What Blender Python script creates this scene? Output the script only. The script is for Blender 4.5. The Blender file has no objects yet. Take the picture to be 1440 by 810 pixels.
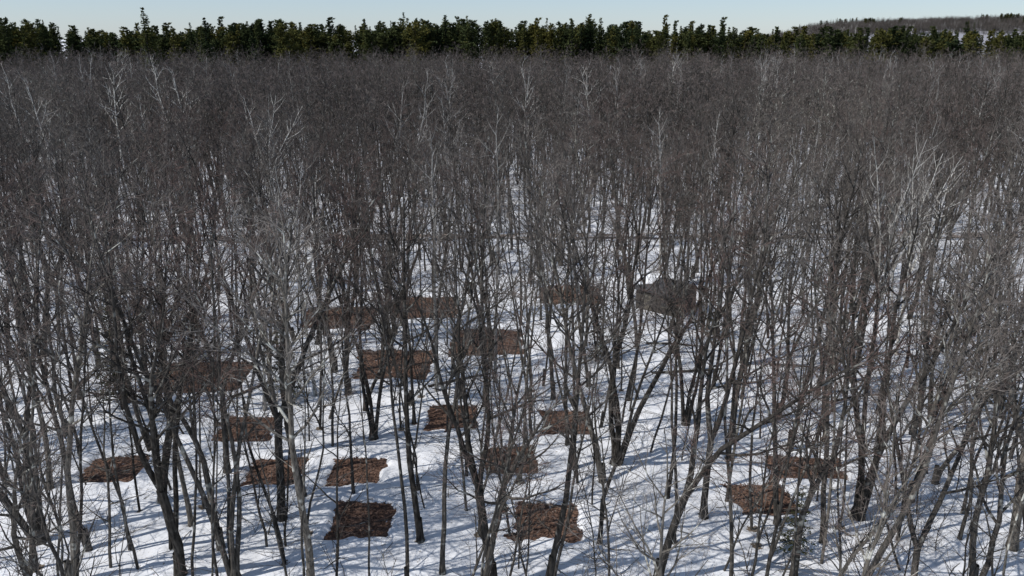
import bpy, math, random
import numpy as np
from mathutils import Vector, noise

scene = bpy.context.scene
COL = scene.collection
R = random.Random(7)

# ------------------------------------------------------------------ helpers
class MB:
    def __init__(s):
        s.v = []; s.f = []; s.m = []
    def tube(s, pts, rads, k, mat):
        ax = (pts[-1] - pts[0])
        if ax.length < 1e-6: return
        ax.normalize()
        ref = Vector((0, 0, 1)) if abs(ax.z) < 0.8 else Vector((1, 0, 0))
        u = ax.cross(ref).normalized(); w = ax.cross(u)
        base = len(s.v)
        cs = [(math.cos(2*math.pi*i/k), math.sin(2*math.pi*i/k)) for i in range(k)]
        ux, uy, uz = u; wx, wy, wz = w
        for p, r in zip(pts, rads):
            px, py, pz = p
            for c, sn in cs:
                s.v.append((px+(ux*c+wx*sn)*r, py+(uy*c+wy*sn)*r, pz+(uz*c+wz*sn)*r))
        for j in range(len(pts)-1):
            b = base + j*k
            for i in range(k):
                i2 = (i+1) % k
                s.f.append((b+i, b+i2, b+k+i2, b+k+i)); s.m.append(mat)
    def strip(s, pts, rads, az, mat):
        """finest twigs: one thin blade per segment"""
        ax = (pts[-1] - pts[0])
        if ax.length < 1e-6: return
        u = ax.cross(Vector((math.cos(az), math.sin(az), .3)))
        if u.length < 1e-6: return
        u.normalize(); n = len(s.v); ux, uy, uz = u
        for p, r in zip(pts, rads):
            px, py, pz = p
            s.v.append((px-ux*r, py-uy*r, pz-uz*r)); s.v.append((px+ux*r, py+uy*r, pz+uz*r))
        for j in range(len(pts)-1):
            b = n+2*j; s.f.append((b, b+1, b+3, b+2)); s.m.append(mat)
    def quad(s, c, a, b, mat):
        n = len(s.v)
        s.v += [tuple(c-a-b), tuple(c+a-b*0.6), tuple(c+a*0.9+b), tuple(c-a*0.8+b*0.7)]
        s.f.append((n, n+1, n+2, n+3)); s.m.append(mat)
    def box(s, c, sz, mat):
        n = len(s.v); x, y, z = c; a, b, d = sz[0]/2, sz[1]/2, sz[2]/2
        for dz in (-d, d):
            for dx, dy in ((-a, -b), (a, -b), (a, b), (-a, b)):
                s.v.append((x+dx, y+dy, z+dz))
        for f in ((0,3,2,1),(4,5,6,7),(0,1,5,4),(1,2,6,5),(2,3,7,6),(3,0,4,7)):
            s.f.append(tuple(n+i for i in f)); s.m.append(mat)
    def mesh(s, name, mats, smooth=False):
        me = bpy.data.meshes.new(name)
        me.from_pydata(s.v, [], s.f)
        for m in mats: me.materials.append(m)
        me.polygons.foreach_set('material_index', s.m)
        if smooth: me.polygons.foreach_set('use_smooth', [True]*len(s.f))
        me.update()
        return me

def add(name, me, loc=(0,0,0), rot=(0,0,0), scale=(1,1,1), parent=None):
    o = bpy.data.objects.new(name, me)
    COL.objects.link(o)
    o.location = loc; o.rotation_euler = rot; o.scale = scale
    if parent: o.parent = parent
    return o

def np_mesh(name, V, F, M, mats):
    me = bpy.data.meshes.new(name)
    me.vertices.add(len(V)); me.vertices.foreach_set('co', V.astype(np.float32).ravel())
    me.loops.add(F.size); me.loops.foreach_set('vertex_index', F.astype(np.int32).ravel())
    me.polygons.add(len(F)); me.polygons.foreach_set('loop_start', np.arange(0, F.size, 4, dtype=np.int32)); me.polygons.foreach_set('loop_total', np.full(len(F), 4, dtype=np.int32))
    for m in mats: me.materials.append(m)
    me.polygons.foreach_set('material_index', M.astype(np.int32))
    me.update(calc_edges=True)
    return me

def rv(r):
    return Vector((r.gauss(0,1), r.gauss(0,1), r.gauss(0,1)))

# ------------------------------------------------------------------ materials
def newmat(name):
    m = bpy.data.materials.new(name); m.use_nodes = True
    nt = m.node_tree; b = nt.nodes['Principled BSDF']
    b.inputs['Roughness'].default_value = 0.9
    b.inputs['Specular IOR Level'].default_value = 0.15
    return m, nt, b
def diffmat(name):
    m = bpy.data.materials.new(name); m.use_nodes = True
    nt = m.node_tree; nt.nodes.remove(nt.nodes['Principled BSDF'])
    d = nt.nodes.new('ShaderNodeBsdfDiffuse')
    nt.links.new(d.outputs[0], nt.nodes['Material Output'].inputs[0])
    return m, nt, d.inputs['Color']
def N(nt, t, **kw):
    n = nt.nodes.new(t)
    for k, v in kw.items(): setattr(n, k, v)
    return n
def ramp(nt, src, stops):
    r = N(nt, 'ShaderNodeValToRGB'); e = r.color_ramp.elements
    e[0].position, e[0].color = stops[0][0], (*stops[0][1], 1)
    e[1].position, e[1].color = stops[1][0], (*stops[1][1], 1)
    for p, c in stops[2:]:
        x = e.new(p); x.color = (*c, 1)
    nt.links.new(src, r.inputs[0]); return r
def noise_node(nt, scale, detail=4, vec=None, rough=0.6):
    n = N(nt, 'ShaderNodeTexNoise'); n.inputs['Scale'].default_value = scale
    n.inputs['Detail'].default_value = detail; n.inputs['Roughness'].default_value = rough
    if vec is not None: nt.links.new(vec, n.inputs['Vector'])
    return n
def mix(nt, fac, a, b, mode='MIX'):
    m = N(nt, 'ShaderNodeMix', data_type='RGBA', blend_type=mode)
    if isinstance(fac, float): m.inputs[0].default_value = fac
    else: nt.links.new(fac, m.inputs[0])
    for i, x in ((6, a), (7, b)):
        if isinstance(x, tuple): m.inputs[i].default_value = (*x, 1)
        else: nt.links.new(x, m.inputs[i])
    return m.outputs[2]

def bark_mat(name, stops, lichen, lich_pos):
    m, nt, out = diffmat(name)
    tc = N(nt, 'ShaderNodeTexCoord'); oi = N(nt, 'ShaderNodeObjectInfo')
    mp = N(nt, 'ShaderNodeMapping'); mp.inputs['Scale'].default_value = (6, 6, 1.2)
    nt.links.new(tc.outputs['Object'], mp.inputs['Vector'])
    n1 = noise_node(nt, 2.0, 2, mp.outputs[0]); r1 = ramp(nt, n1.outputs[0], stops)
    n2 = noise_node(nt, 1.5, 2, tc.outputs['Object'], 0.75)
    r2 = ramp(nt, n2.outputs[0], [(lich_pos, (0,0,0)), (lich_pos+0.08, (1,1,1))])
    c = mix(nt, r2.outputs[0], r1.outputs[0], lichen)
    v = ramp(nt, oi.outputs['Random'], [(0.0, (0.5,0.49,0.48)), (1.0, (1.7,1.66,1.58)), (0.5, (0.78,0.765,0.75)), (.82,(1.0,0.98,0.95))])
    c = mix(nt, 1.0, c, v.outputs[0], 'MULTIPLY')
    nt.links.new(c, out)
    return m
M_BARK = bark_mat('bark', [(0.3, (0.030,0.028,0.025)), (0.7, (0.125,0.115,0.103))], (0.30,0.30,0.275), 0.585)
M_BIRCH = bark_mat('birch_bark', [(0.33, (0.14,0.13,0.12)), (0.5, (0.46,0.45,0.42))], (0.55,0.54,0.51), 0.5)
def twig_mat(name, a, bb, c3, pos=False):
    m, nt, out = diffmat(name)
    if pos:
        geo = N(nt, 'ShaderNodeNewGeometry')
        src = noise_node(nt, .11, 1, geo.outputs['Position']).outputs[0]
        v = ramp(nt, src, [(0.3, a), (0.72, c3), (0.5, bb)])
    else:
        oi = N(nt, 'ShaderNodeObjectInfo')
        v = ramp(nt, oi.outputs['Random'], [(0.0, a), (1.0, c3), (0.55, bb)])
    nt.links.new(v.outputs[0], out)
    return m
M_TWIG = twig_mat('twig', (0.085,0.075,0.067), (0.128,0.110,0.098), (0.185,0.165,0.148))
M_TWIGR = twig_mat('twig_budding', (0.115,0.077,0.066), (0.138,0.102,0.089), (0.155,0.126,0.110))
M_TWIGF = twig_mat('twig_forest', (0.108,0.087,0.079), (0.15,0.122,0.110), (0.20,0.170,0.153), True)
def needle_mat(name, a, bb):
    m, nt, out = diffmat(name)
    tc = N(nt, 'ShaderNodeTexCoord'); oi = N(nt, 'ShaderNodeObjectInfo')
    n = noise_node(nt, 0.9, 2, tc.outputs['Object'])
    r = ramp(nt, n.outputs[0], [(0.3, a), (0.7, bb)])
    v = ramp(nt, oi.outputs['Random'], [(0.0, (0.45,0.55,0.65)), (1.0, (1.5,1.22,0.85)), (.5,(.85,.88,.85))])
    c = mix(nt, 1.0, r.outputs[0], v.outputs[0], 'MULTIPLY')
    nt.links.new(c, out)
    return m
M_PINE = needle_mat('pine_needles', (0.042,0.053,0.022), (0.100,0.106,0.042))
M_HEM = needle_mat('hemlock_needles', (0.025,0.033,0.022), (0.055,0.066,0.04))

# ------------------------------------------------------------------ bare trees
TW = [1.0]
def path(r, p, d, L, n, wob, up):
    pts = [p.copy()]; d = d.normalized(); st = L/n
    for i in range(n):
        d = d + rv(r)*wob; d.z += up; d.normalize()
        p = p + d*st; pts.append(p.copy())
    return pts
def at(pts, t):
    x = t*(len(pts)-1); i = min(int(x), len(pts)-2); f = x-i
    return pts[i].lerp(pts[i+1], f), (pts[i+1]-pts[i]).normalized()
def off(r, d, ang, az):
    ref = Vector((0,0,1)) if abs(d.z) < 0.9 else Vector((1,0,0))
    u = d.cross(ref).normalized(); w = d.cross(u)
    return d*math.cos(ang) + (u*math.cos(az)+w*math.sin(az))*math.sin(ang)

def twiggy(mb, r, pts, L, r0, dens, tm):
    n2 = max(2, int(L/0.45*min(dens,1.1)))
    az = r.uniform(0, 6.28); tw = TW[0]
    for i in range(n2):
        t = 0.15 + 0.83*(i+r.random())/n2
        p, d = at(pts, t); az += 2.4 + r.gauss(0, .5)
        l2 = (0.42*L*(1-0.55*t)+0.4)*r.uniform(0.6, 1.25)
        rr = max(0.007, min(0.6*r0*(1-t)+0.006, 0.026))*(.5+.5*tw)
        q2 = path(r, p, off(r, d, r.uniform(0.5, 1.0), az), l2, 3, 0.13, 0.07)
        mb.tube(q2, [rr, rr*.75, rr*.55, rr*.3], 3, 1 if rr < 0.016 else 0)
        n3 = max(2, int(l2/0.22*dens)); a3 = r.uniform(0, 6.28)
        for j in range(n3):
            t3 = 0.12+0.88*(j+r.random())/n3
            p3, d3 = at(q2, min(t3, .99)); a3 += 2.4+r.gauss(0, .4)
            l3 = (0.28+0.40*(1-t3)*l2)*r.uniform(0.6, 1.3)
            q3 = path(r, p3, off(r, d3, r.uniform(0.4, 0.9), a3), l3, 2, 0.14, 0.09)
            mb.strip(q3, [0.0072*tw, 0.0055*tw, 0.0035*tw], r.uniform(0,6.28), 1)
            n4 = max(1, int(l3/0.18*dens))
            for k in range(n4):
                t4 = 0.2+0.8*(k+r.random())/n4
                p4, d4 = at(q3, min(t4, .99))
                q4 = path(r, p4, off(r, d4, r.uniform(0.35, 0.9), r.uniform(0, 6.28)), r.uniform(.14, .40), 1, .05, .08)
                mb.strip(q4, [0.005*tw, 0.003*tw], r.uniform(0,6.28), 1)

def stem(mb, r, p, d, L, r0, tstart, nl, spread, dens, n=12, wob=0.045, k=8):
    pts = path(r, p, d, L, n, wob, 0.035)
    rads = [r0*(1-i/n)**0.85*0.97+0.010 for i in range(n+1)]
    mb.tube(pts, rads, k, 0)
    az = r.uniform(0, 6.28)
    for i in range(nl):
        u = (i+r.random())/nl
        t = tstart + (0.985-tstart)*u
        p, d = at(pts, t); az += 2.4+r.gauss(0, .45)
        l = spread*(1-0.60*u**1.4)*r.uniform(0.6, 1.3)
        rs = rads[min(int(t*n), n)]
        rr = min(rs*0.62, 0.015*l+0.010)
        q = path(r, p, off(r, d, r.uniform(0.5, 1.05)*(1.1-0.25*u), az), l, 6, 0.115, 0.085)
        mb.tube(q, [rr*(1-0.86*j/6)+0.003 for j in range(7)], 5 if rr > .03 else 4, 0)
        twiggy(mb, r, q, l, rr, dens, 1)
    for i in range(r.randint(5, 12)):
        t = r.uniform(0.12, tstart)
        p, d = at(pts, t)
        l = r.uniform(.3, 2.0)
        q = path(r, p, off(r, d, r.uniform(0.8, 1.5), r.uniform(0, 6.28)), l, 4, .16, 0.02)
        mb.tube(q, [.016, .013, .011, .008, .005], 3, 0)
        for j in range(int(l*3)):
            p2, d2 = at(q, r.uniform(.2,.98))
            mb.strip(path(r, p2, off(r, d2, .8, r.uniform(0,6.28)), r.uniform(.2,.7), 2, .12, .05), [.007,.006,.003], r.uniform(0,6.28), 1)
    return pts

def tree(seed, form, H=17.0, r0=0.15, dens=1.0, mats=None, tw=1.0, lod=1.0):
    r = random.Random(seed); mb = MB(); TW[0] = tw
    O = Vector((0, 0, -0.3))
    if form not in ('sapling', 'pole'):
        mb.tube([O, Vector((0,0,.15)), Vector((0,0,.6)), Vector((0,0,1.1))], [r0*1.6, r0*1.3, r0*1.03, r0*.9] if form != 'multi' else [r0*2, r0*1.5, r0*.8, r0*.4], 9, 0)
    nl = lambda n: max(5, int(n*lod))
    if form == 'single':
        d = Vector((r.gauss(0,.05), r.gauss(0,.05), 1))
        stem(mb, r, O, d, H, r0, r.uniform(.4,.5), nl(19), H*0.235, dens)
    elif form == 'fork':
        hb = H*r.uniform(.22, .5)
        d = Vector((r.gauss(0,.07), r.gauss(0,.07), 1))
        pts = path(r, O, d, hb, 5, 0.04, 0.02)
        mb.tube(pts, [r0*(1-.12*i/5) for i in range(6)], 8, 0)
        nf = r.choice([2, 2, 3]); a = r.uniform(0, 6.28)
        for i in range(nf):
            a += 6.28/nf + r.gauss(0, .3)
            dd = off(r, (pts[-1]-pts[-2]).normalized(), r.uniform(.08, .34), a)
            stem(mb, r, pts[-1]-dd*0.05, dd, (H-hb)*r.uniform(.85, 1.05), r0*(.72 if nf == 2 else .6), .22, nl(13 if nf == 2 else 10), H*0.195, dens, n=10, wob=.07, k=7)
    elif form == 'multi':
        nf = r.choice([2, 3, 4]); a = r.uniform(0, 6.28)
        for i in range(nf):
            a += 6.28/nf + r.gauss(0, .5)
            dd = off(r, Vector((0,0,1)), r.uniform(.03, .24), a)
            bp = O + Vector((dd.x, dd.y, 0))*r0*3.2
            stem(mb, r, bp, dd, H*r.uniform(.75, 1.0), r0*r.uniform(.55, .8), .42, nl(11), H*0.18, dens, wob=.065, k=7)
    elif form == 'crooked':
        d = Vector((r.gauss(0,.12), r.gauss(0,.12), 1))
        stem(mb, r, O, d, H, r0, .32, nl(17), H*0.28, dens, n=14, wob=.11)
    elif form == 'slender':
        d = Vector((r.gauss(0,.05), r.gauss(0,.05), 1))
        stem(mb, r, O, d, H, r0, .5, nl(15), H*0.15, dens, n=12, wob=.05, k=6)
    elif form == 'pole':
        d = Vector((r.gauss(0,.06), r.gauss(0,.06), 1))
        stem(mb, r, O, d, H, r0, .55, 9, H*0.12, dens, n=12, wob=.055, k=5)
    elif form == 'sapling':
        d = Vector((r.gauss(0,.12), r.gauss(0,.12), 1))
        stem(mb, r, O, d, H, r0, .25, 10, H*0.25, dens, n=8, wob=.09, k=4)
    if mats is None: mats = [M_BARK, M_TWIG]
    if mats == 'raw': return (np.array(mb.v, dtype=np.float32), np.array(mb.f, dtype=np.int32), np.array(mb.m, dtype=np.int32))
    return mb.mesh('bare_tree_mesh_%s_%d' % (form, seed), mats)

RB = [M_BARK, M_TWIGR]
T_BIG = [tree(1,'single'), tree(2,'single',mats=RB,r0=.13), tree(3,'fork',r0=.17), tree(4,'fork',r0=.17,mats=RB),
         tree(5,'multi',r0=.18), tree(6,'multi',r0=.17,mats=RB), tree(7,'crooked',H=16,r0=.14), tree(8,'fork',r0=.14),
         tree(9,'single',r0=.12), tree(10,'crooked',H=15.5,r0=.13,mats=RB), tree(14,'slender',r0=.10), tree(15,'slender',H=16,r0=.085),
         tree(16,'slender',H=15,r0=.075,mats=RB), tree(17,'single',H=17.5,r0=.14)]
T_POLE = [tree(80,'pole',H=14,r0=.06,dens=.7), tree(81,'pole',H=15.5,r0=.07,dens=.7,mats=RB), tree(82,'pole',H=13,r0=.055,dens=.7)]
T_BIRCH = [tree(11,'slender',H=17.5,r0=.11,mats=[M_BIRCH,M_TWIG]), tree(12,'fork',H=16.5,r0=.12,mats=[M_BIRCH,M_TWIG])]
T_SAP = [tree(20,'sapling',H=6,r0=.035,dens=.7), tree(21,'sapling',H=8,r0=.045,dens=.7), tree(22,'sapling',H=4,r0=.022,dens=.6), tree(23,'sapling',H=10,r0=.055,dens=.7)]
RAW = [tree(50+i, f, H=h, r0=q, dens=.52, mats='raw', tw=2.5, lod=.85) for i, (f, h, q) in enumerate(
      [('single',17,.14),('fork',17,.16),('fork',16.5,.15),('multi',16.5,.15),('crooked',15.5,.13),('slender',17,.1),('single',18,.13),('slender',16,.09)])]
PS = 14.0
def stand(seed, ntree, birch=True):
    r = random.Random(seed); Vs = []; Fs = []; Ms = []; nb = 0; pos = []
    t = 0
    while len(pos) < ntree and t < 2000:
        t += 1
        x, y = r.uniform(-PS/2, PS/2), r.uniform(-PS/2, PS/2)
        if all((x-a)**2+(y-b)**2 > 2.2**2 for a, b in pos): pos.append((x, y))
    for i, (x, y) in enumerate(pos):
        V, F, M = r.choice(RAW); a = r.uniform(0, 6.28); s = r.uniform(.82, 1.08); w = s*r.uniform(.95, 1.2)
        c, sn = math.cos(a)*w, math.sin(a)*w
        V2 = np.stack([V[:,0]*c-V[:,1]*sn+x+V[:,2]*r.gauss(0,.03), V[:,0]*sn+V[:,1]*c+y+V[:,2]*r.gauss(0,.03), V[:,2]*s], 1)
        if birch and r.random() < .04: M = np.where(M == 0, 2, 1)
        Vs.append(V2); Fs.append(F+nb); Ms.append(M); nb += len(V)
    return np_mesh('forest_stand_%d' % seed, np.concatenate(Vs), np.concatenate(Fs), np.concatenate(Ms), [M_BARK, M_TWIGF, M_BIRCH])
STANDS = [stand(60+i, 17) for i in range(7)]

# ------------------------------------------------------------------ conifers
def conifer(seed, H, Rb, kind, q, nq, mats, zstart=.15):
    r = random.Random(seed); mb = MB()
    mb.tube([Vector((0,0,-.3)), Vector((0,0,H*.5)), Vector((0,0,H*.98))], [H*.012+.02, H*.008+.01, .01], 6, 0)
    nw = int(H/(0.6 if H > 10 else .24))
    lop = r.uniform(0, 6.28)
    for i in range(nw):
        u = (i+r.random()*.7)/nw
        z = H*(zstart+(1-zstart)*u)
        if kind == 'spruce': rad = Rb*(1-u)**0.85
        else: rad = Rb*math.sqrt(max(0.02, 1-(abs(u-.3)/.72)**1.8))*r.uniform(.45, 1.2)
        nb = r.randint(3, 6)
        for j in range(nb):
            a = r.uniform(0, 6.28); l = max(.15, rad*r.uniform(.45, 1.25)*(1+.25*math.cos(a-lop)))
            if kind == 'spruce': dd = Vector((math.cos(a), math.sin(a), .15-.35*(1-u)))
            else: dd = Vector((math.cos(a), math.sin(a), r.uniform(.0, .6)))
            pts = path(r, Vector((0,0,z)), dd, l, 3, .06, .06 if kind != 'spruce' else .02)
            mb.tube(pts, [.012*l+.008, .01*l+.004, .006, .003], 3, 0)
            n = max(3, int(nq*l/Rb))
            for k in range(n):
                t = r.uniform(.2, 1)**.8
                p, d = at(pts, min(t, .99))
                side = rv(r); side.z *= .35
                p = p + side*(.14*l*(1.1-t)+.3*q)
                ax = (d*r.uniform(.4,1)+rv(r)*.5).normalized()
                b = ax.cross(Vector((r.gauss(0,.5), r.gauss(0,.5), 1))).normalized()
                s = q*r.uniform(.6, 1.3)
                mb.quad(p, ax*s, b*s*.38, 1)
    return mb.mesh('conifer_mesh_%s_%d' % (kind, seed), mats)
PM = [M_BARK, M_PINE]
C_PINE = [conifer(31,25,2.6,'pine',.27,34,PM,.48), conifer(32,24,3.1,'pine',.28,36,PM,.5),
          conifer(33,26,2.3,'pine',.26,32,PM,.46), conifer(34,25.5,2.6,'spruce',.27,32,PM,.3), conifer(36,24.5,2.8,'pine',.26,32,PM,.5), conifer(38,23.5,2.4,'pine',.26,32,PM,.45)]
C_SPR = [conifer(35,29,3.4,'spruce',.32,30,PM,.3)]
C_WP = [conifer(37,28,3.8,'pine',.32,34,PM,.5)]
HM = [M_BARK, M_HEM]
C_HEM = [conifer(41,5,1.5,'spruce',.09,26,HM,.08), conifer(42,3.6,1.3,'spruce',.08,24,HM,.06), conifer(43,7.5,1.9,'spruce',.11,28,HM,.1)]

# ------------------------------------------------------------------ layout data (metres; camera tower at the origin)
PLOTS = [(-7.2,33.5,3.1,3.2,.03),(1.7,33.4,3.1,3.2,-.03),(12.5,35.3,3.1,2.9,.1),(-21.3,38.1,3.1,3.2,.05),
         (-12.7,37.9,3.0,3.0,0),(-8.3,37.9,3.1,3.1,.04),(-.1,39.2,2.9,3.1,.03),(15.8,38.3,4.0,2.6,-.1),
         (-15.6,42.9,3.4,3.4,.02),(-3.6,44.4,3.1,3.2,.02),(3.2,43.7,3.0,3.2,0.02),
         (-21.3,50.5,6.6,5.4,.05),(-8.4,52.6,5.4,5.4,.0),(-1.9,56.9,5.4,5.6,.02),(-14.2,62.4,6.0,5.6,0),
         (-7.5,65.1,5.8,5.8,.02),(5.2,68.5,5.7,5.8,0)]
SHED = (12.8, 64.5)
def road_y(x): return 89.0 + 1.2*math.sin(x*0.02+.5)
def blocked(x, y, pad):
    for px, py, w, d, a in PLOTS:
        dx, dy = x-px, y-py
        if abs(dx) < w/2+pad and abs(dy) < d/2+pad: return True
    if abs(y-road_y(x)) < 1.5: return True
    if abs(x-SHED[0]) < 3.2 and -3 < y-SHED[1] < 2.5: return True
    return False
placed = {}
def ok(x, y, dmin):
    i, j = int(x//3), int(y//3)
    for a in (-1,0,1):
        for b in (-1,0,1):
            for (qx, qy) in placed.get((i+a, j+b), ()):
                if (qx-x)**2+(qy-y)**2 < dmin*dmin: return False
    return True
def put(x, y): placed.setdefault((int(x//3), int(y//3)), []).append((x, y))

NEAR = []
def bare(x, y, me, s, name='bare_tree', parent=None, lean=0.035, rz=None, z=0.0, fat=1.0):
    put(x, y)
    o = add(name, me, (x, y, z), (R.gauss(0,lean), R.gauss(0,lean), R.uniform(0,6.28) if rz is None else rz),
            (s*R.uniform(.9,1.12)*fat,)*2+(s,), parent)
    if y < 90 and name != 'sapling': NEAR.append((x, y, s))
    return o

KEY = [(-8.3,28.0,0,1.0),(-4.2,31.7,8,1.0),(-3.0,29.4,10,.98),(-.8,28.4,2,1.0),(1.6,29.0,8,.98),(6.2,28.8,3,.92),
       (16.6,33.6,4,1.05),(19.8,35.0,0,.92),(-18.6,28.6,1,1.0),(-14.2,29.2,2,1.0),(-13.1,31.0,9,.95),(-21.5,31.5,5,1.0),
       (19.3,28.4,6,.95),(12.0,29.0,9,.92),(9.2,33.5,7,1.0),(-10.5,35.3,7,.97),(5.6,38.5,5,1.0),(22.5,31.0,3,1.0),
       (-17.3,34.8,3,1.0),(12.6,41.5,0,1.05),(4.0,31.5,11,.9),(-23.5,36.0,10,1.0),(14.2,31.6,10,.95)]
for x, y, k, s in KEY:
    bare(x, y, T_BIG[k], s, fat=1.2)
for x, y, k, s in [(4.2,20.5,6,.78),(11.5,21.5,9,.80),(-13.5,20.5,6,.78),(17.0,20.0,11,.83),(-1.2,23.0,12,.85),(8.2,24.5,12,.9),(-17.5,24.0,3,.82),(15.0,25.0,3,.82),(-10.5,24.8,12,.95),(1.5,25.6,11,.88)]:
    bare(x, y, T_BIG[k], s)
cn = 0; t = 0
while cn < 430 and t < 12000:
    t += 1
    y = math.sqrt(R.uniform(26**2, 91**2)); hw = 8+0.66*y
    if R.random() < .12: y = R.uniform(26, 50)
    x = R.uniform(-hw, hw)
    if blocked(x, y, .3) or not ok(x, y, 1.8): continue
    q = R.random()
    if q < .07 and y > 44: bare(x, y, R.choice(T_BIRCH), R.uniform(.85,1.05), 'birch_tree')
    elif q < .40: bare(x, y, R.choice(T_BIG[10:13]), R.uniform(.75, 1.05))
    else: bare(x, y, R.choice(T_BIG), R.uniform(.82, 1.06))
    cn += 1
# thin pole-stage stems among them
c3 = 0; t = 0
while c3 < 110 and t < 9000:
    t += 1
    y = R.uniform(24, 62); hw = 6+0.66*y; x = R.uniform(-hw, hw)
    if blocked(x, y, .15) or not ok(x, y, 1.1): continue
    bare(x, y, R.choice(T_POLE), R.uniform(.75, 1.15), lean=.05); c3 += 1
c2 = 0; t = 0
while c2 < 220 and t < 9000:
    t += 1
    y = R.uniform(20, 85); hw = 8+0.66*y; x = R.uniform(-hw, hw)
    if blocked(x, y, .1) or not ok(x, y, .7): continue
    bare(x, y, R.choice(T_SAP), R.uniform(.7, 1.3), 'sapling', lean=.09); c2 += 1
for x, y, k, s in [(-24,45,2,.9),(-23.5,53.5,0,1.1),(-14.5,46.5,0,1.1),(15.5,58,1,1.1),(29.5,44,2,.9),(12.6,30.6,0,.7),
                   (6.0,53,0,1.0),(-45,84,2,1.3),(-33,62,2,1),(24,54,1,1.2),(-52,86,2,1.4)]:
    add('hemlock_sapling', C_HEM[k], (x, y, 0), (0,0,R.uniform(0,6.28)), (s,s,s))

# distant bare forest (one named mass, made of merged stands)
forest = bpy.data.objects.new('distant_bare_forest', None); COL.objects.link(forest)
y = 98.2; row = 0; nst = 0
while y < 272:
    hw = 14+0.68*y; x = -hw + R.uniform(0, 6)
    while x < hw:
        s = R.uniform(.95, 1.06)
        add('forest_stand', R.choice(STANDS), (x+R.uniform(-.8,.8), y+R.uniform(-.5,.5), 0), (0,0,R.choice([0,1,2,3])*math.pi/2), (1,1,s), forest)
        x += PS-.6; nst += 1
    y += PS-.8

# conifer belt
belt = bpy.data.objects.new('distant_conifer_forest', None); COL.objects.link(belt)
def belt_h(x):
    xs_ = [-200,-175,-150,-138,-122,-95,-65,-5,44,70,95,175,250]; hs_ = [.98,.99,.96,.88,.88,.96,.99,1.01,.97,.93,.91,.905,.905]
    return float(np.interp(x, xs_, hs_))
for i in range(1100):
    y = 268+72*R.random()**1.2; x = R.uniform(-1, 1)*(20+.7*y)
    tall = .06 if R.random() < .07 else 0
    hs = belt_h(x*275/y) + 0.16*noise.noise(Vector((x*.03, y*.03, 3.1))) + 0.13*noise.noise(Vector((x*.10, y*.1, 8))) + R.gauss(0,.035) + tall
    hs = max(hs, .84)
    if x > 75: hs = min(hs, .965)
    k = R.random()
    me = C_PINE[3] if k < .18 else R.choice(C_PINE[:3]+C_PINE[4:])
    w = R.uniform(.65, 1.45)
    add('belt_conifer', me, (x, y, 0), (R.gauss(0,.015),R.gauss(0,.015),R.uniform(0,6.28)), (w,w,hs), belt)
for x, y, s in [(-103,237,1.03),(-98,243,.86),(-88,242,.94),(-107,250,.84),(-93,252,.86),(-80,258,.86),(70,272,.86),(19,266,.93),(22,268,.90)]:
    add('spruce_tree', C_SPR[0], (x, y, 0), (0,0,R.uniform(0,6.28)), (s*1.2,s*1.2,s))
for x, y, s in [(-144,240,.96),(-149,243,.93),(-139,244,.91),(-154,240,.90),(-70,258,.92),(-30,262,.93),(-12,262,.95),(35,264,.93),(-110,255,.87),(118,268,.84)]:
    add('pine_tree', C_WP[0], (x, y, 0), (0,0,R.uniform(0,6.28)), (s*1.15,s*1.15,s))

# ------------------------------------------------------------------ hill
def hill_z(x, y):
    c = 1/(1+math.exp(-(x-460)/42.0))
    c2 = math.exp(-((y-1400)/230.0)**2)
    return (42 + 5*math.sin(x*.006+1) + 3*noise.noise(Vector((x*.01, y*.01, 0))))*c*c2
hv = []; hf = []
nx, ny = 90, 24
for j in range(ny+1):
    for i in range(nx+1):
        x = 150+i*(1700/nx); y = 900+j*(1000/ny)
        hv.append((x, y, hill_z(x, y)-0.4))
for j in range(ny):
    for i in range(nx):
        a = j*(nx+1)+i; hf.append((a, a+1, a+nx+2, a+nx+1))
hm = bpy.data.meshes.new('hill'); hm.from_pydata(hv, [], hf)
m_hill, nt, b = newmat('hill_forest_floor')
nn = noise_node(nt, 0.05, 6); r_ = ramp(nt, nn.outputs[0], [(0.35,(0.20,0.19,0.20)),(0.65,(0.40,0.40,0.43))])
nt.links.new(r_.outputs[0], b.inputs['Base Color'])
hm.materials.append(m_hill); add('hill', hm)
hf_p = bpy.data.objects.new('hillside_forest', None); COL.objects.link(hf_p)
for i in range(900):
    x = R.uniform(380, 1150); y = R.uniform(1250, 1430); z = hill_z(x, y)
    if z < 5: continue
    if noise.noise(Vector((x*.012, y*.01, 5))) > .40 or (R.random() < .02):
        for k in range(3): add('hill_conifer', R.choice(C_PINE), (x+R.uniform(-8,8),y,z-4), (0,0,R.uniform(0,6.28)), (1.2,1.2,.85), hf_p)
    else:
        s = R.uniform(.75, .95)
        add('hill_stand', R.choice(STANDS), (x,y,z-1), (0,0,R.uniform(0,6.28)), (s*1.2,s*1.2,s), hf_p)

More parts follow.
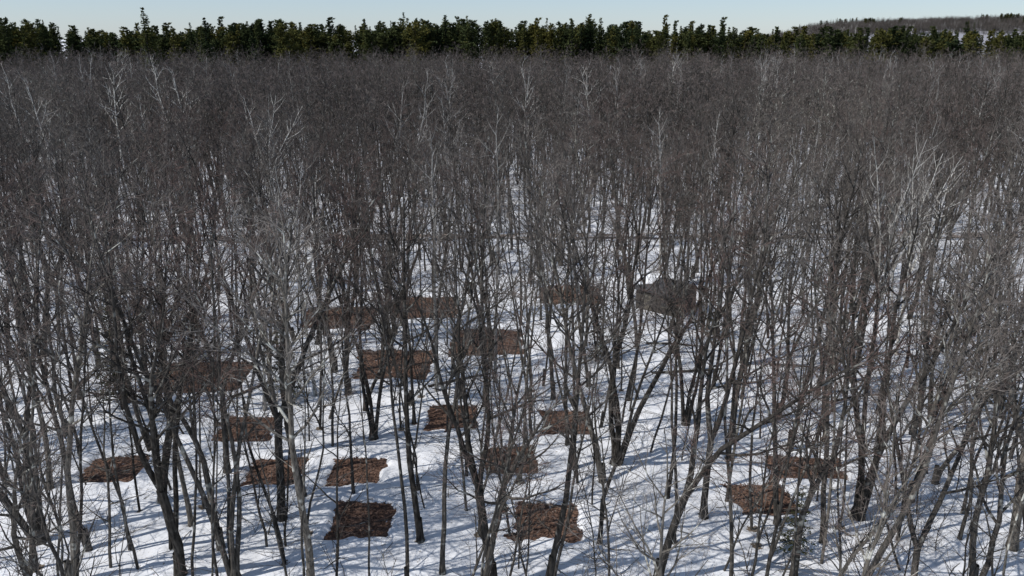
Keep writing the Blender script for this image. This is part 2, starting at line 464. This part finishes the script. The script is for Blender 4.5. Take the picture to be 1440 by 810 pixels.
# ------------------------------------------------------------------ snow ground (one sheet)
def axis(lo, hi, st, far_lo, far_hi):
    a = list(np.arange(lo, hi, st)); s = st; x = lo; left = []
    while x > far_lo: s *= 1.16; x -= s; left.append(x)
    s = st; x = a[-1]; right = []
    while x < far_hi: s *= 1.16; x += s; right.append(x)
    return np.array(left[::-1]+a+right)
xs = axis(-30, 30, .15, -3500, 3500); ys = axis(26, 74, .15, -500, 4500)
X, Y = np.meshgrid(xs, ys)
def vnoise(X, Y, sc, seed):
    g = np.random.RandomState(seed).rand(256, 256)
    x = X/sc; y = Y/sc
    xi = np.floor(x).astype(int); yi = np.floor(y).astype(int)
    fx = x-xi; fy = y-yi; fx = fx*fx*(3-2*fx); fy = fy*fy*(3-2*fy)
    a = g[xi % 256, yi % 256]; b_ = g[(xi+1) % 256, yi % 256]; c = g[xi % 256, (yi+1) % 256]; d = g[(xi+1) % 256, (yi+1) % 256]
    return (a*(1-fx)+b_*fx)*(1-fy)+(c*(1-fx)+d*fx)*fy - .5
Z = vnoise(X,Y,7,1)*.22 + vnoise(X,Y,1.7,2)*.10 + vnoise(X,Y,.6,3)*.07
LIT = np.zeros_like(X)
edge = vnoise(X,Y,.9,4)*.55 + vnoise(X,Y,.35,5)*.35
for px, py, w, d, a in PLOTS:
    dx = X-px; dy = Y-py; ca, sa = math.cos(a), math.sin(a)
    ux = dx*ca+dy*sa; uy = -dx*sa+dy*ca
    sd = np.maximum(np.abs(ux)-w/2, np.abs(uy)-d/2) + edge*(.75 if w < 3.8 else 1.1)*.9
    t = np.clip((0.12-sd)/.30, 0, 1); t = t*t*(3-2*t)
    Z = Z*(1-t) + (-0.22)*t
for (x, y, s) in NEAR:
    if y > 74: continue
    k_ = R.uniform(.3, 1.0)
    i0, i1 = np.searchsorted(xs, [x-1.2, x+1.2]); j0, j1 = np.searchsorted(ys, [y-1.2, y+1.2])
    sx = X[j0:j1, i0:i1]; sy = Y[j0:j1, i0:i1]
    dd = np.sqrt((sx-x)**2+(sy-y)**2)
    w_ = np.clip(1-(dd-.1)/(.45*k_), 0, 1)
    LIT[j0:j1, i0:i1] = np.maximum(LIT[j0:j1, i0:i1], w_*k_*.8)
    Z[j0:j1, i0:i1] -= .10*w_
g = np_mesh('snow_ground', np.stack([X.ravel(), Y.ravel(), Z.ravel()], 1),
    (lambda idx: np.stack([idx[:-1,:-1].ravel(), idx[:-1,1:].ravel(), idx[1:,1:].ravel(), idx[1:,:-1].ravel()], 1))(np.arange(X.size).reshape(X.shape)),
    np.zeros((X.shape[0]-1)*(X.shape[1]-1)), [])
g.polygons.foreach_set('use_smooth', [True]*len(g.polygons))
at_ = g.attributes.new('litter', 'FLOAT', 'POINT'); at_.data.foreach_set('value', LIT.ravel().astype(np.float32))
m_s, nt, b_in = diffmat('snow')
dif = b_in.node
geo = N(nt, 'ShaderNodeNewGeometry'); P = geo.outputs['Position']
base = ramp(nt, noise_node(nt, .35, 4, P).outputs[0], [(.3,(.61,.615,.63)),(.7,(.77,.775,.79))]).outputs[0]
sp = ramp(nt, noise_node(nt, 5.5, 3, P, .7).outputs[0], [(.60,(0,0,0)),(.68,(1,1,1))])
sp2 = ramp(nt, noise_node(nt, .35, 2, P).outputs[0], [(.36,(.08,.08,.08)),(.58,(1,1,1))])
spm = mix(nt, 1.0, sp.outputs[0], sp2.outputs[0], 'MULTIPLY')
c = mix(nt, spm, base, (.28,.235,.195))
atn = N(nt, 'ShaderNodeAttribute'); atn.attribute_name = 'litter'
mm = N(nt, 'ShaderNodeMath', operation='ADD'); nt.links.new(atn.outputs['Fac'], mm.inputs[0]); nt.links.new(noise_node(nt, 6, 3, P, .8).outputs[0], mm.inputs[1])
lr = ramp(nt, mm.outputs[0], [(.95,(0,0,0)),(1.25,(1,1,1))])
c = mix(nt, lr.outputs[0], c, (.15,.12,.09))
nt.links.new(c, b_in)
bp = N(nt, 'ShaderNodeBump'); bp.inputs['Strength'].default_value = .4; bp.inputs['Distance'].default_value = .05
nt.links.new(noise_node(nt, 3.5, 3, P, .65).outputs[0], bp.inputs['Height']); nt.links.new(bp.outputs[0], dif.inputs['Normal'])
g.materials.append(m_s); add('snow_ground', g)

# ------------------------------------------------------------------ leaf-litter plots
m_l, nt, b = newmat('leaf_litter')
geo = N(nt, 'ShaderNodeNewGeometry'); P = geo.outputs['Position']
vor = N(nt, 'ShaderNodeTexVoronoi'); vor.inputs['Scale'].default_value = 11; nt.links.new(P, vor.inputs['Vector'])
r1 = ramp(nt, vor.outputs['Color'], [(.1,(.068,.042,.031)),(.9,(.21,.135,.10)),(.5,(.128,.078,.057))])
r2 = ramp(nt, noise_node(nt, .9, 5, P).outputs[0], [(.3,(.62,.6,.6)),(.7,(1.2,1.15,1.1))])
cc = mix(nt, 1.0, r1.outputs[0], r2.outputs[0], 'MULTIPLY')
sn = ramp(nt, noise_node(nt, 2.2, 5, P, .7).outputs[0], [(.66,(0,0,0)),(.71,(1,1,1))])
cc = mix(nt, sn.outputs[0], cc, (.6,.6,.62))
nt.links.new(cc, b.inputs['Base Color'])
bp = N(nt, 'ShaderNodeBump'); bp.inputs['Strength'].default_value = .5; bp.inputs['Distance'].default_value = .03
nt.links.new(vor.outputs['Distance'], bp.inputs['Height']); nt.links.new(bp.outputs[0], b.inputs['Normal'])
for pi, (px, py, w, d, a) in enumerate(PLOTS):
    mb = MB(); nn_ = 22; W = w+1.4; D = d+1.4
    ca, sa = math.cos(a), math.sin(a)
    for j in range(nn_+1):
        for i in range(nn_+1):
            lx = (i/nn_-.5)*W; ly = (j/nn_-.5)*D
            mb.v.append((lx*ca-ly*sa, lx*sa+ly*ca, -.155+R.gauss(0,.012)))
    for j in range(nn_):
        for i in range(nn_):
            k = j*(nn_+1)+i; mb.f.append((k, k+1, k+nn_+2, k+nn_+1)); mb.m.append(0)
    for i in range(int(60*w*d)):
        lx = R.uniform(-.53,.53)*w; ly = R.uniform(-.53,.53)*d
        ax = Vector((R.gauss(0,1), R.gauss(0,1), R.gauss(0,.2))).normalized(); bb = ax.cross(Vector((R.gauss(0,.25),R.gauss(0,.25),1))).normalized()
        mb.quad(Vector((lx*ca-ly*sa, lx*sa+ly*ca, -.125+R.random()*.03)), ax*.06, bb*.04, 0)
    add('leaf_litter_plot', mb.mesh('leaf_litter_plot', [m_l]), (px, py, 0))

# fallen sticks and logs
mb = MB()
for i in range(700):
    y = R.uniform(27, 75); x = R.uniform(-1,1)*(6+.6*y)
    a = R.uniform(0, 6.28); L = R.uniform(.4, 2.6)
    pts = path(R, Vector((x,y,R.uniform(.03,.12))), Vector((math.cos(a), math.sin(a), .02)), L, 4, .12, 0)
    rr = R.uniform(.01,.03); mb.tube(pts, [rr, rr*.9, rr*.7, rr*.5, rr*.3], 4, 0)
add('fallen_branches', mb.mesh('fallen_branches', [M_BARK]))
for x, y, a, L, rr in [(9.5,50.5,.1,5,.11),(20,46,.25,4,.09),(-5.5,48.3,.5,4,.1),(10,56,-.1,5,.12),(-18,46.5,.9,5,.1),(18,52,-.2,4,.11)]:
    mb = MB(); pts = path(R, Vector((0,0,.1)), Vector((math.cos(a), math.sin(a), 0)), L, 6, .04, 0)
    for q in pts: q.z = min(q.z, .16)
    mb.tube(pts, [rr*(1-.08*i) for i in range(7)], 9, 0)
    for k in range(5):
        p, d = at(pts, R.uniform(.3,.95)); q = path(R, p, off(R, d, .8, R.uniform(0,6.28)), R.uniform(.5,1.4), 3, .1, .02); mb.tube(q, [.03,.02,.015,.008], 4, 0)
    add('fallen_log', mb.mesh('fallen_log', [M_BARK]), (x, y, 0))

# dirt road
m_r, nt, b = newmat('dirt_road')
geo = N(nt, 'ShaderNodeNewGeometry'); P = geo.outputs['Position']
r1 = ramp(nt, noise_node(nt, .5, 6, P).outputs[0], [(.35,(.17,.135,.11)),(.50,(.27,.22,.185)),(.56,(.65,.65,.67))])
nt.links.new(r1.outputs[0], b.inputs['Base Color'])
mb = MB()
for i in range(401):
    x = -200+i; yy = road_y(x)+.5*noise.noise(Vector((x*.15,7,0)))
    w = max(.35, 1.15+1.1*noise.noise(Vector((x*.12,0,0)))+.4*noise.noise(Vector((x*.5,0,0))))
    mb.v += [(x, yy-w, .2), (x, yy-w*.3, .22), (x, yy+w*.3, .22), (x, yy+w+.2*noise.noise(Vector((x*.5,3,0))), .2)]
    if i:
        k = (i-1)*4
        for q in range(3): mb.f.append((k+q, k+4+q, k+5+q, k+1+q)); mb.m.append(0)
add('dirt_road', mb.mesh('dirt_road', [m_r]))

# ------------------------------------------------------------------ shed
def plain(name, col, var=.25, sc=3):
    m, nt, b = newmat(name)
    tc = N(nt, 'ShaderNodeTexCoord')
    r1 = ramp(nt, noise_node(nt, sc, 5, tc.outputs['Object']).outputs[0], [(.3,tuple(c*(1-var) for c in col)),(.7,tuple(c*(1+var) for c in col))])
    nt.links.new(r1.outputs[0], b.inputs['Base Color']); return m
m_wall = plain('shed_boards', (.075,.066,.058)); m_roof = plain('shed_roofing', (.06,.06,.062)); m_glass = plain('window_glass', (.03,.035,.04), .1)
m_trim = plain('shed_trim', (.14,.125,.10))
m_sn = plain('roof_snow', (.70,.71,.73), .04)
shed = bpy.data.objects.new('storage_shed', None); COL.objects.link(shed); shed.location = (SHED[0]+.2, SHED[1], -.25); shed.rotation_euler = (0,0,-.75); shed.scale = (.92,.92,.85)
mb = MB(); n0 = 25
mb.box((0,0,1.15), (4.4,3.2,2.5), 0)
for i in range(n0):
    mb.box((-2.2+.09+i*4.22/(n0-1), -1.613, 1.15), (.14,.02,2.46), 0)
add('walls', mb.mesh('shed_walls', [m_wall]), parent=shed)
mb = MB()
for s in (-1, 1):
    a = [(-2.5, s*1.95, 2.25), (2.5, s*1.95, 2.25), (2.5, 0, 3.35), (-2.5, 0, 3.35)]
    n_ = len(mb.v); mb.v += a + [(x_, y_, z_+.09) for x_, y_, z_ in a]
    for f in ((0,1,2,3),(4,5,6,7),(0,1,5,4),(1,2,6,5),(2,3,7,6),(3,0,4,7)): mb.f.append(tuple(n_+i for i in f)); mb.m.append(0)
for sx in (-2.19, 2.19):
    n_ = len(mb.v); mb.v += [(sx,-1.58,2.4),(sx,1.58,2.4),(sx,0,3.28)]; mb.f.append((n_,n_+1,n_+2)); mb.m.append(1)
add('roof', mb.mesh('shed_roof', [m_roof, m_wall]), parent=shed)
mb = MB()
for pts_ in ([(-2.35,.12,3.40),(1.9,.1,3.41),(2.2,1.3,2.74),(-2.1,1.8,2.46)], [(-2.3,-.15,3.38),(-.4,-.12,3.40),(-.9,-1.0,2.90),(-2.2,-1.5,2.62)]):
    n_ = len(mb.v); mb.v += pts_ + [(x_*.97, y_*.97+.01, z_+.1) for x_, y_, z_ in pts_]
    for f in ((0,1,2,3),(4,5,6,7),(0,1,5,4),(1,2,6,5),(2,3,7,6),(3,0,4,7)): mb.f.append(tuple(n_+i for i in f)); mb.m.append(0)
add('roof_snow', mb.mesh('roof_snow', [m_sn]), parent=shed)
mb = MB(); mb.box((-1.0,-1.635,1.0), (.9,.03,2.0), 0)
add('door', mb.mesh('shed_door', [m_trim]), parent=shed)
mb = MB(); mb.box((1.0,-1.635,1.4), (.8,.03,.7), 0); mb.box((1.0,-1.655,1.79), (.9,.05,.07), 1); mb.box((1.0,-1.655,1.01), (.9,.05,.07), 1)
add('window', mb.mesh('shed_window', [m_glass, m_trim]), parent=shed)

# ------------------------------------------------------------------ light, sky, camera
el = math.radians(49); S = Vector((-.93, -.36, 0)).normalized()*math.cos(el) + Vector((0,0,math.sin(el)))
sun = bpy.data.lights.new('sun', 'SUN'); sun.energy = 4.3; sun.angle = math.radians(.5); sun.color = (1, .97, .93)
so = bpy.data.objects.new('sun', sun); COL.objects.link(so); so.rotation_euler = (-S).to_track_quat('-Z','Y').to_euler(); so.location = (-30,-10,60)
w = bpy.data.worlds.new('World'); scene.world = w; w.use_nodes = True; nt = w.node_tree
bg = nt.nodes['Background']; bg.inputs['Strength'].default_value = .105
sk = nt.nodes.new('ShaderNodeTexSky'); sk.sky_type = 'NISHITA'; sk.sun_disc = False
sk.sun_elevation = el; sk.sun_rotation = math.atan2(S.x, S.y); sk.altitude = 300; sk.air_density = 1.0; sk.dust_density = .2; sk.ozone_density = 2.0
tint = mix(nt, 1.0, sk.outputs[0], (.86,.93,1.08), 'MULTIPLY')
c = mix(nt, .38, tint, (4.4,5.6,7.2))      # thin even high haze over the clear sky
nt.links.new(c, bg.inputs['Color'])
cam = bpy.data.cameras.new('camera'); co = bpy.data.objects.new('camera', cam); COL.objects.link(co)
cam.sensor_width = 36; cam.lens = 28.25; cam.clip_start = .1; cam.clip_end = 8000
co.location = (0,0,22); co.rotation_euler = (math.radians(90-17.4), 0, 0)
scene.camera = co
scene.view_settings.view_transform = 'Standard'; scene.view_settings.look = 'None'; scene.view_settings.exposure = 0
print('near', len(NEAR), cn, c2, 'stands', nst, 'faces', [len(m.polygons) for m in T_BIG], [len(m.polygons) for m in STANDS])
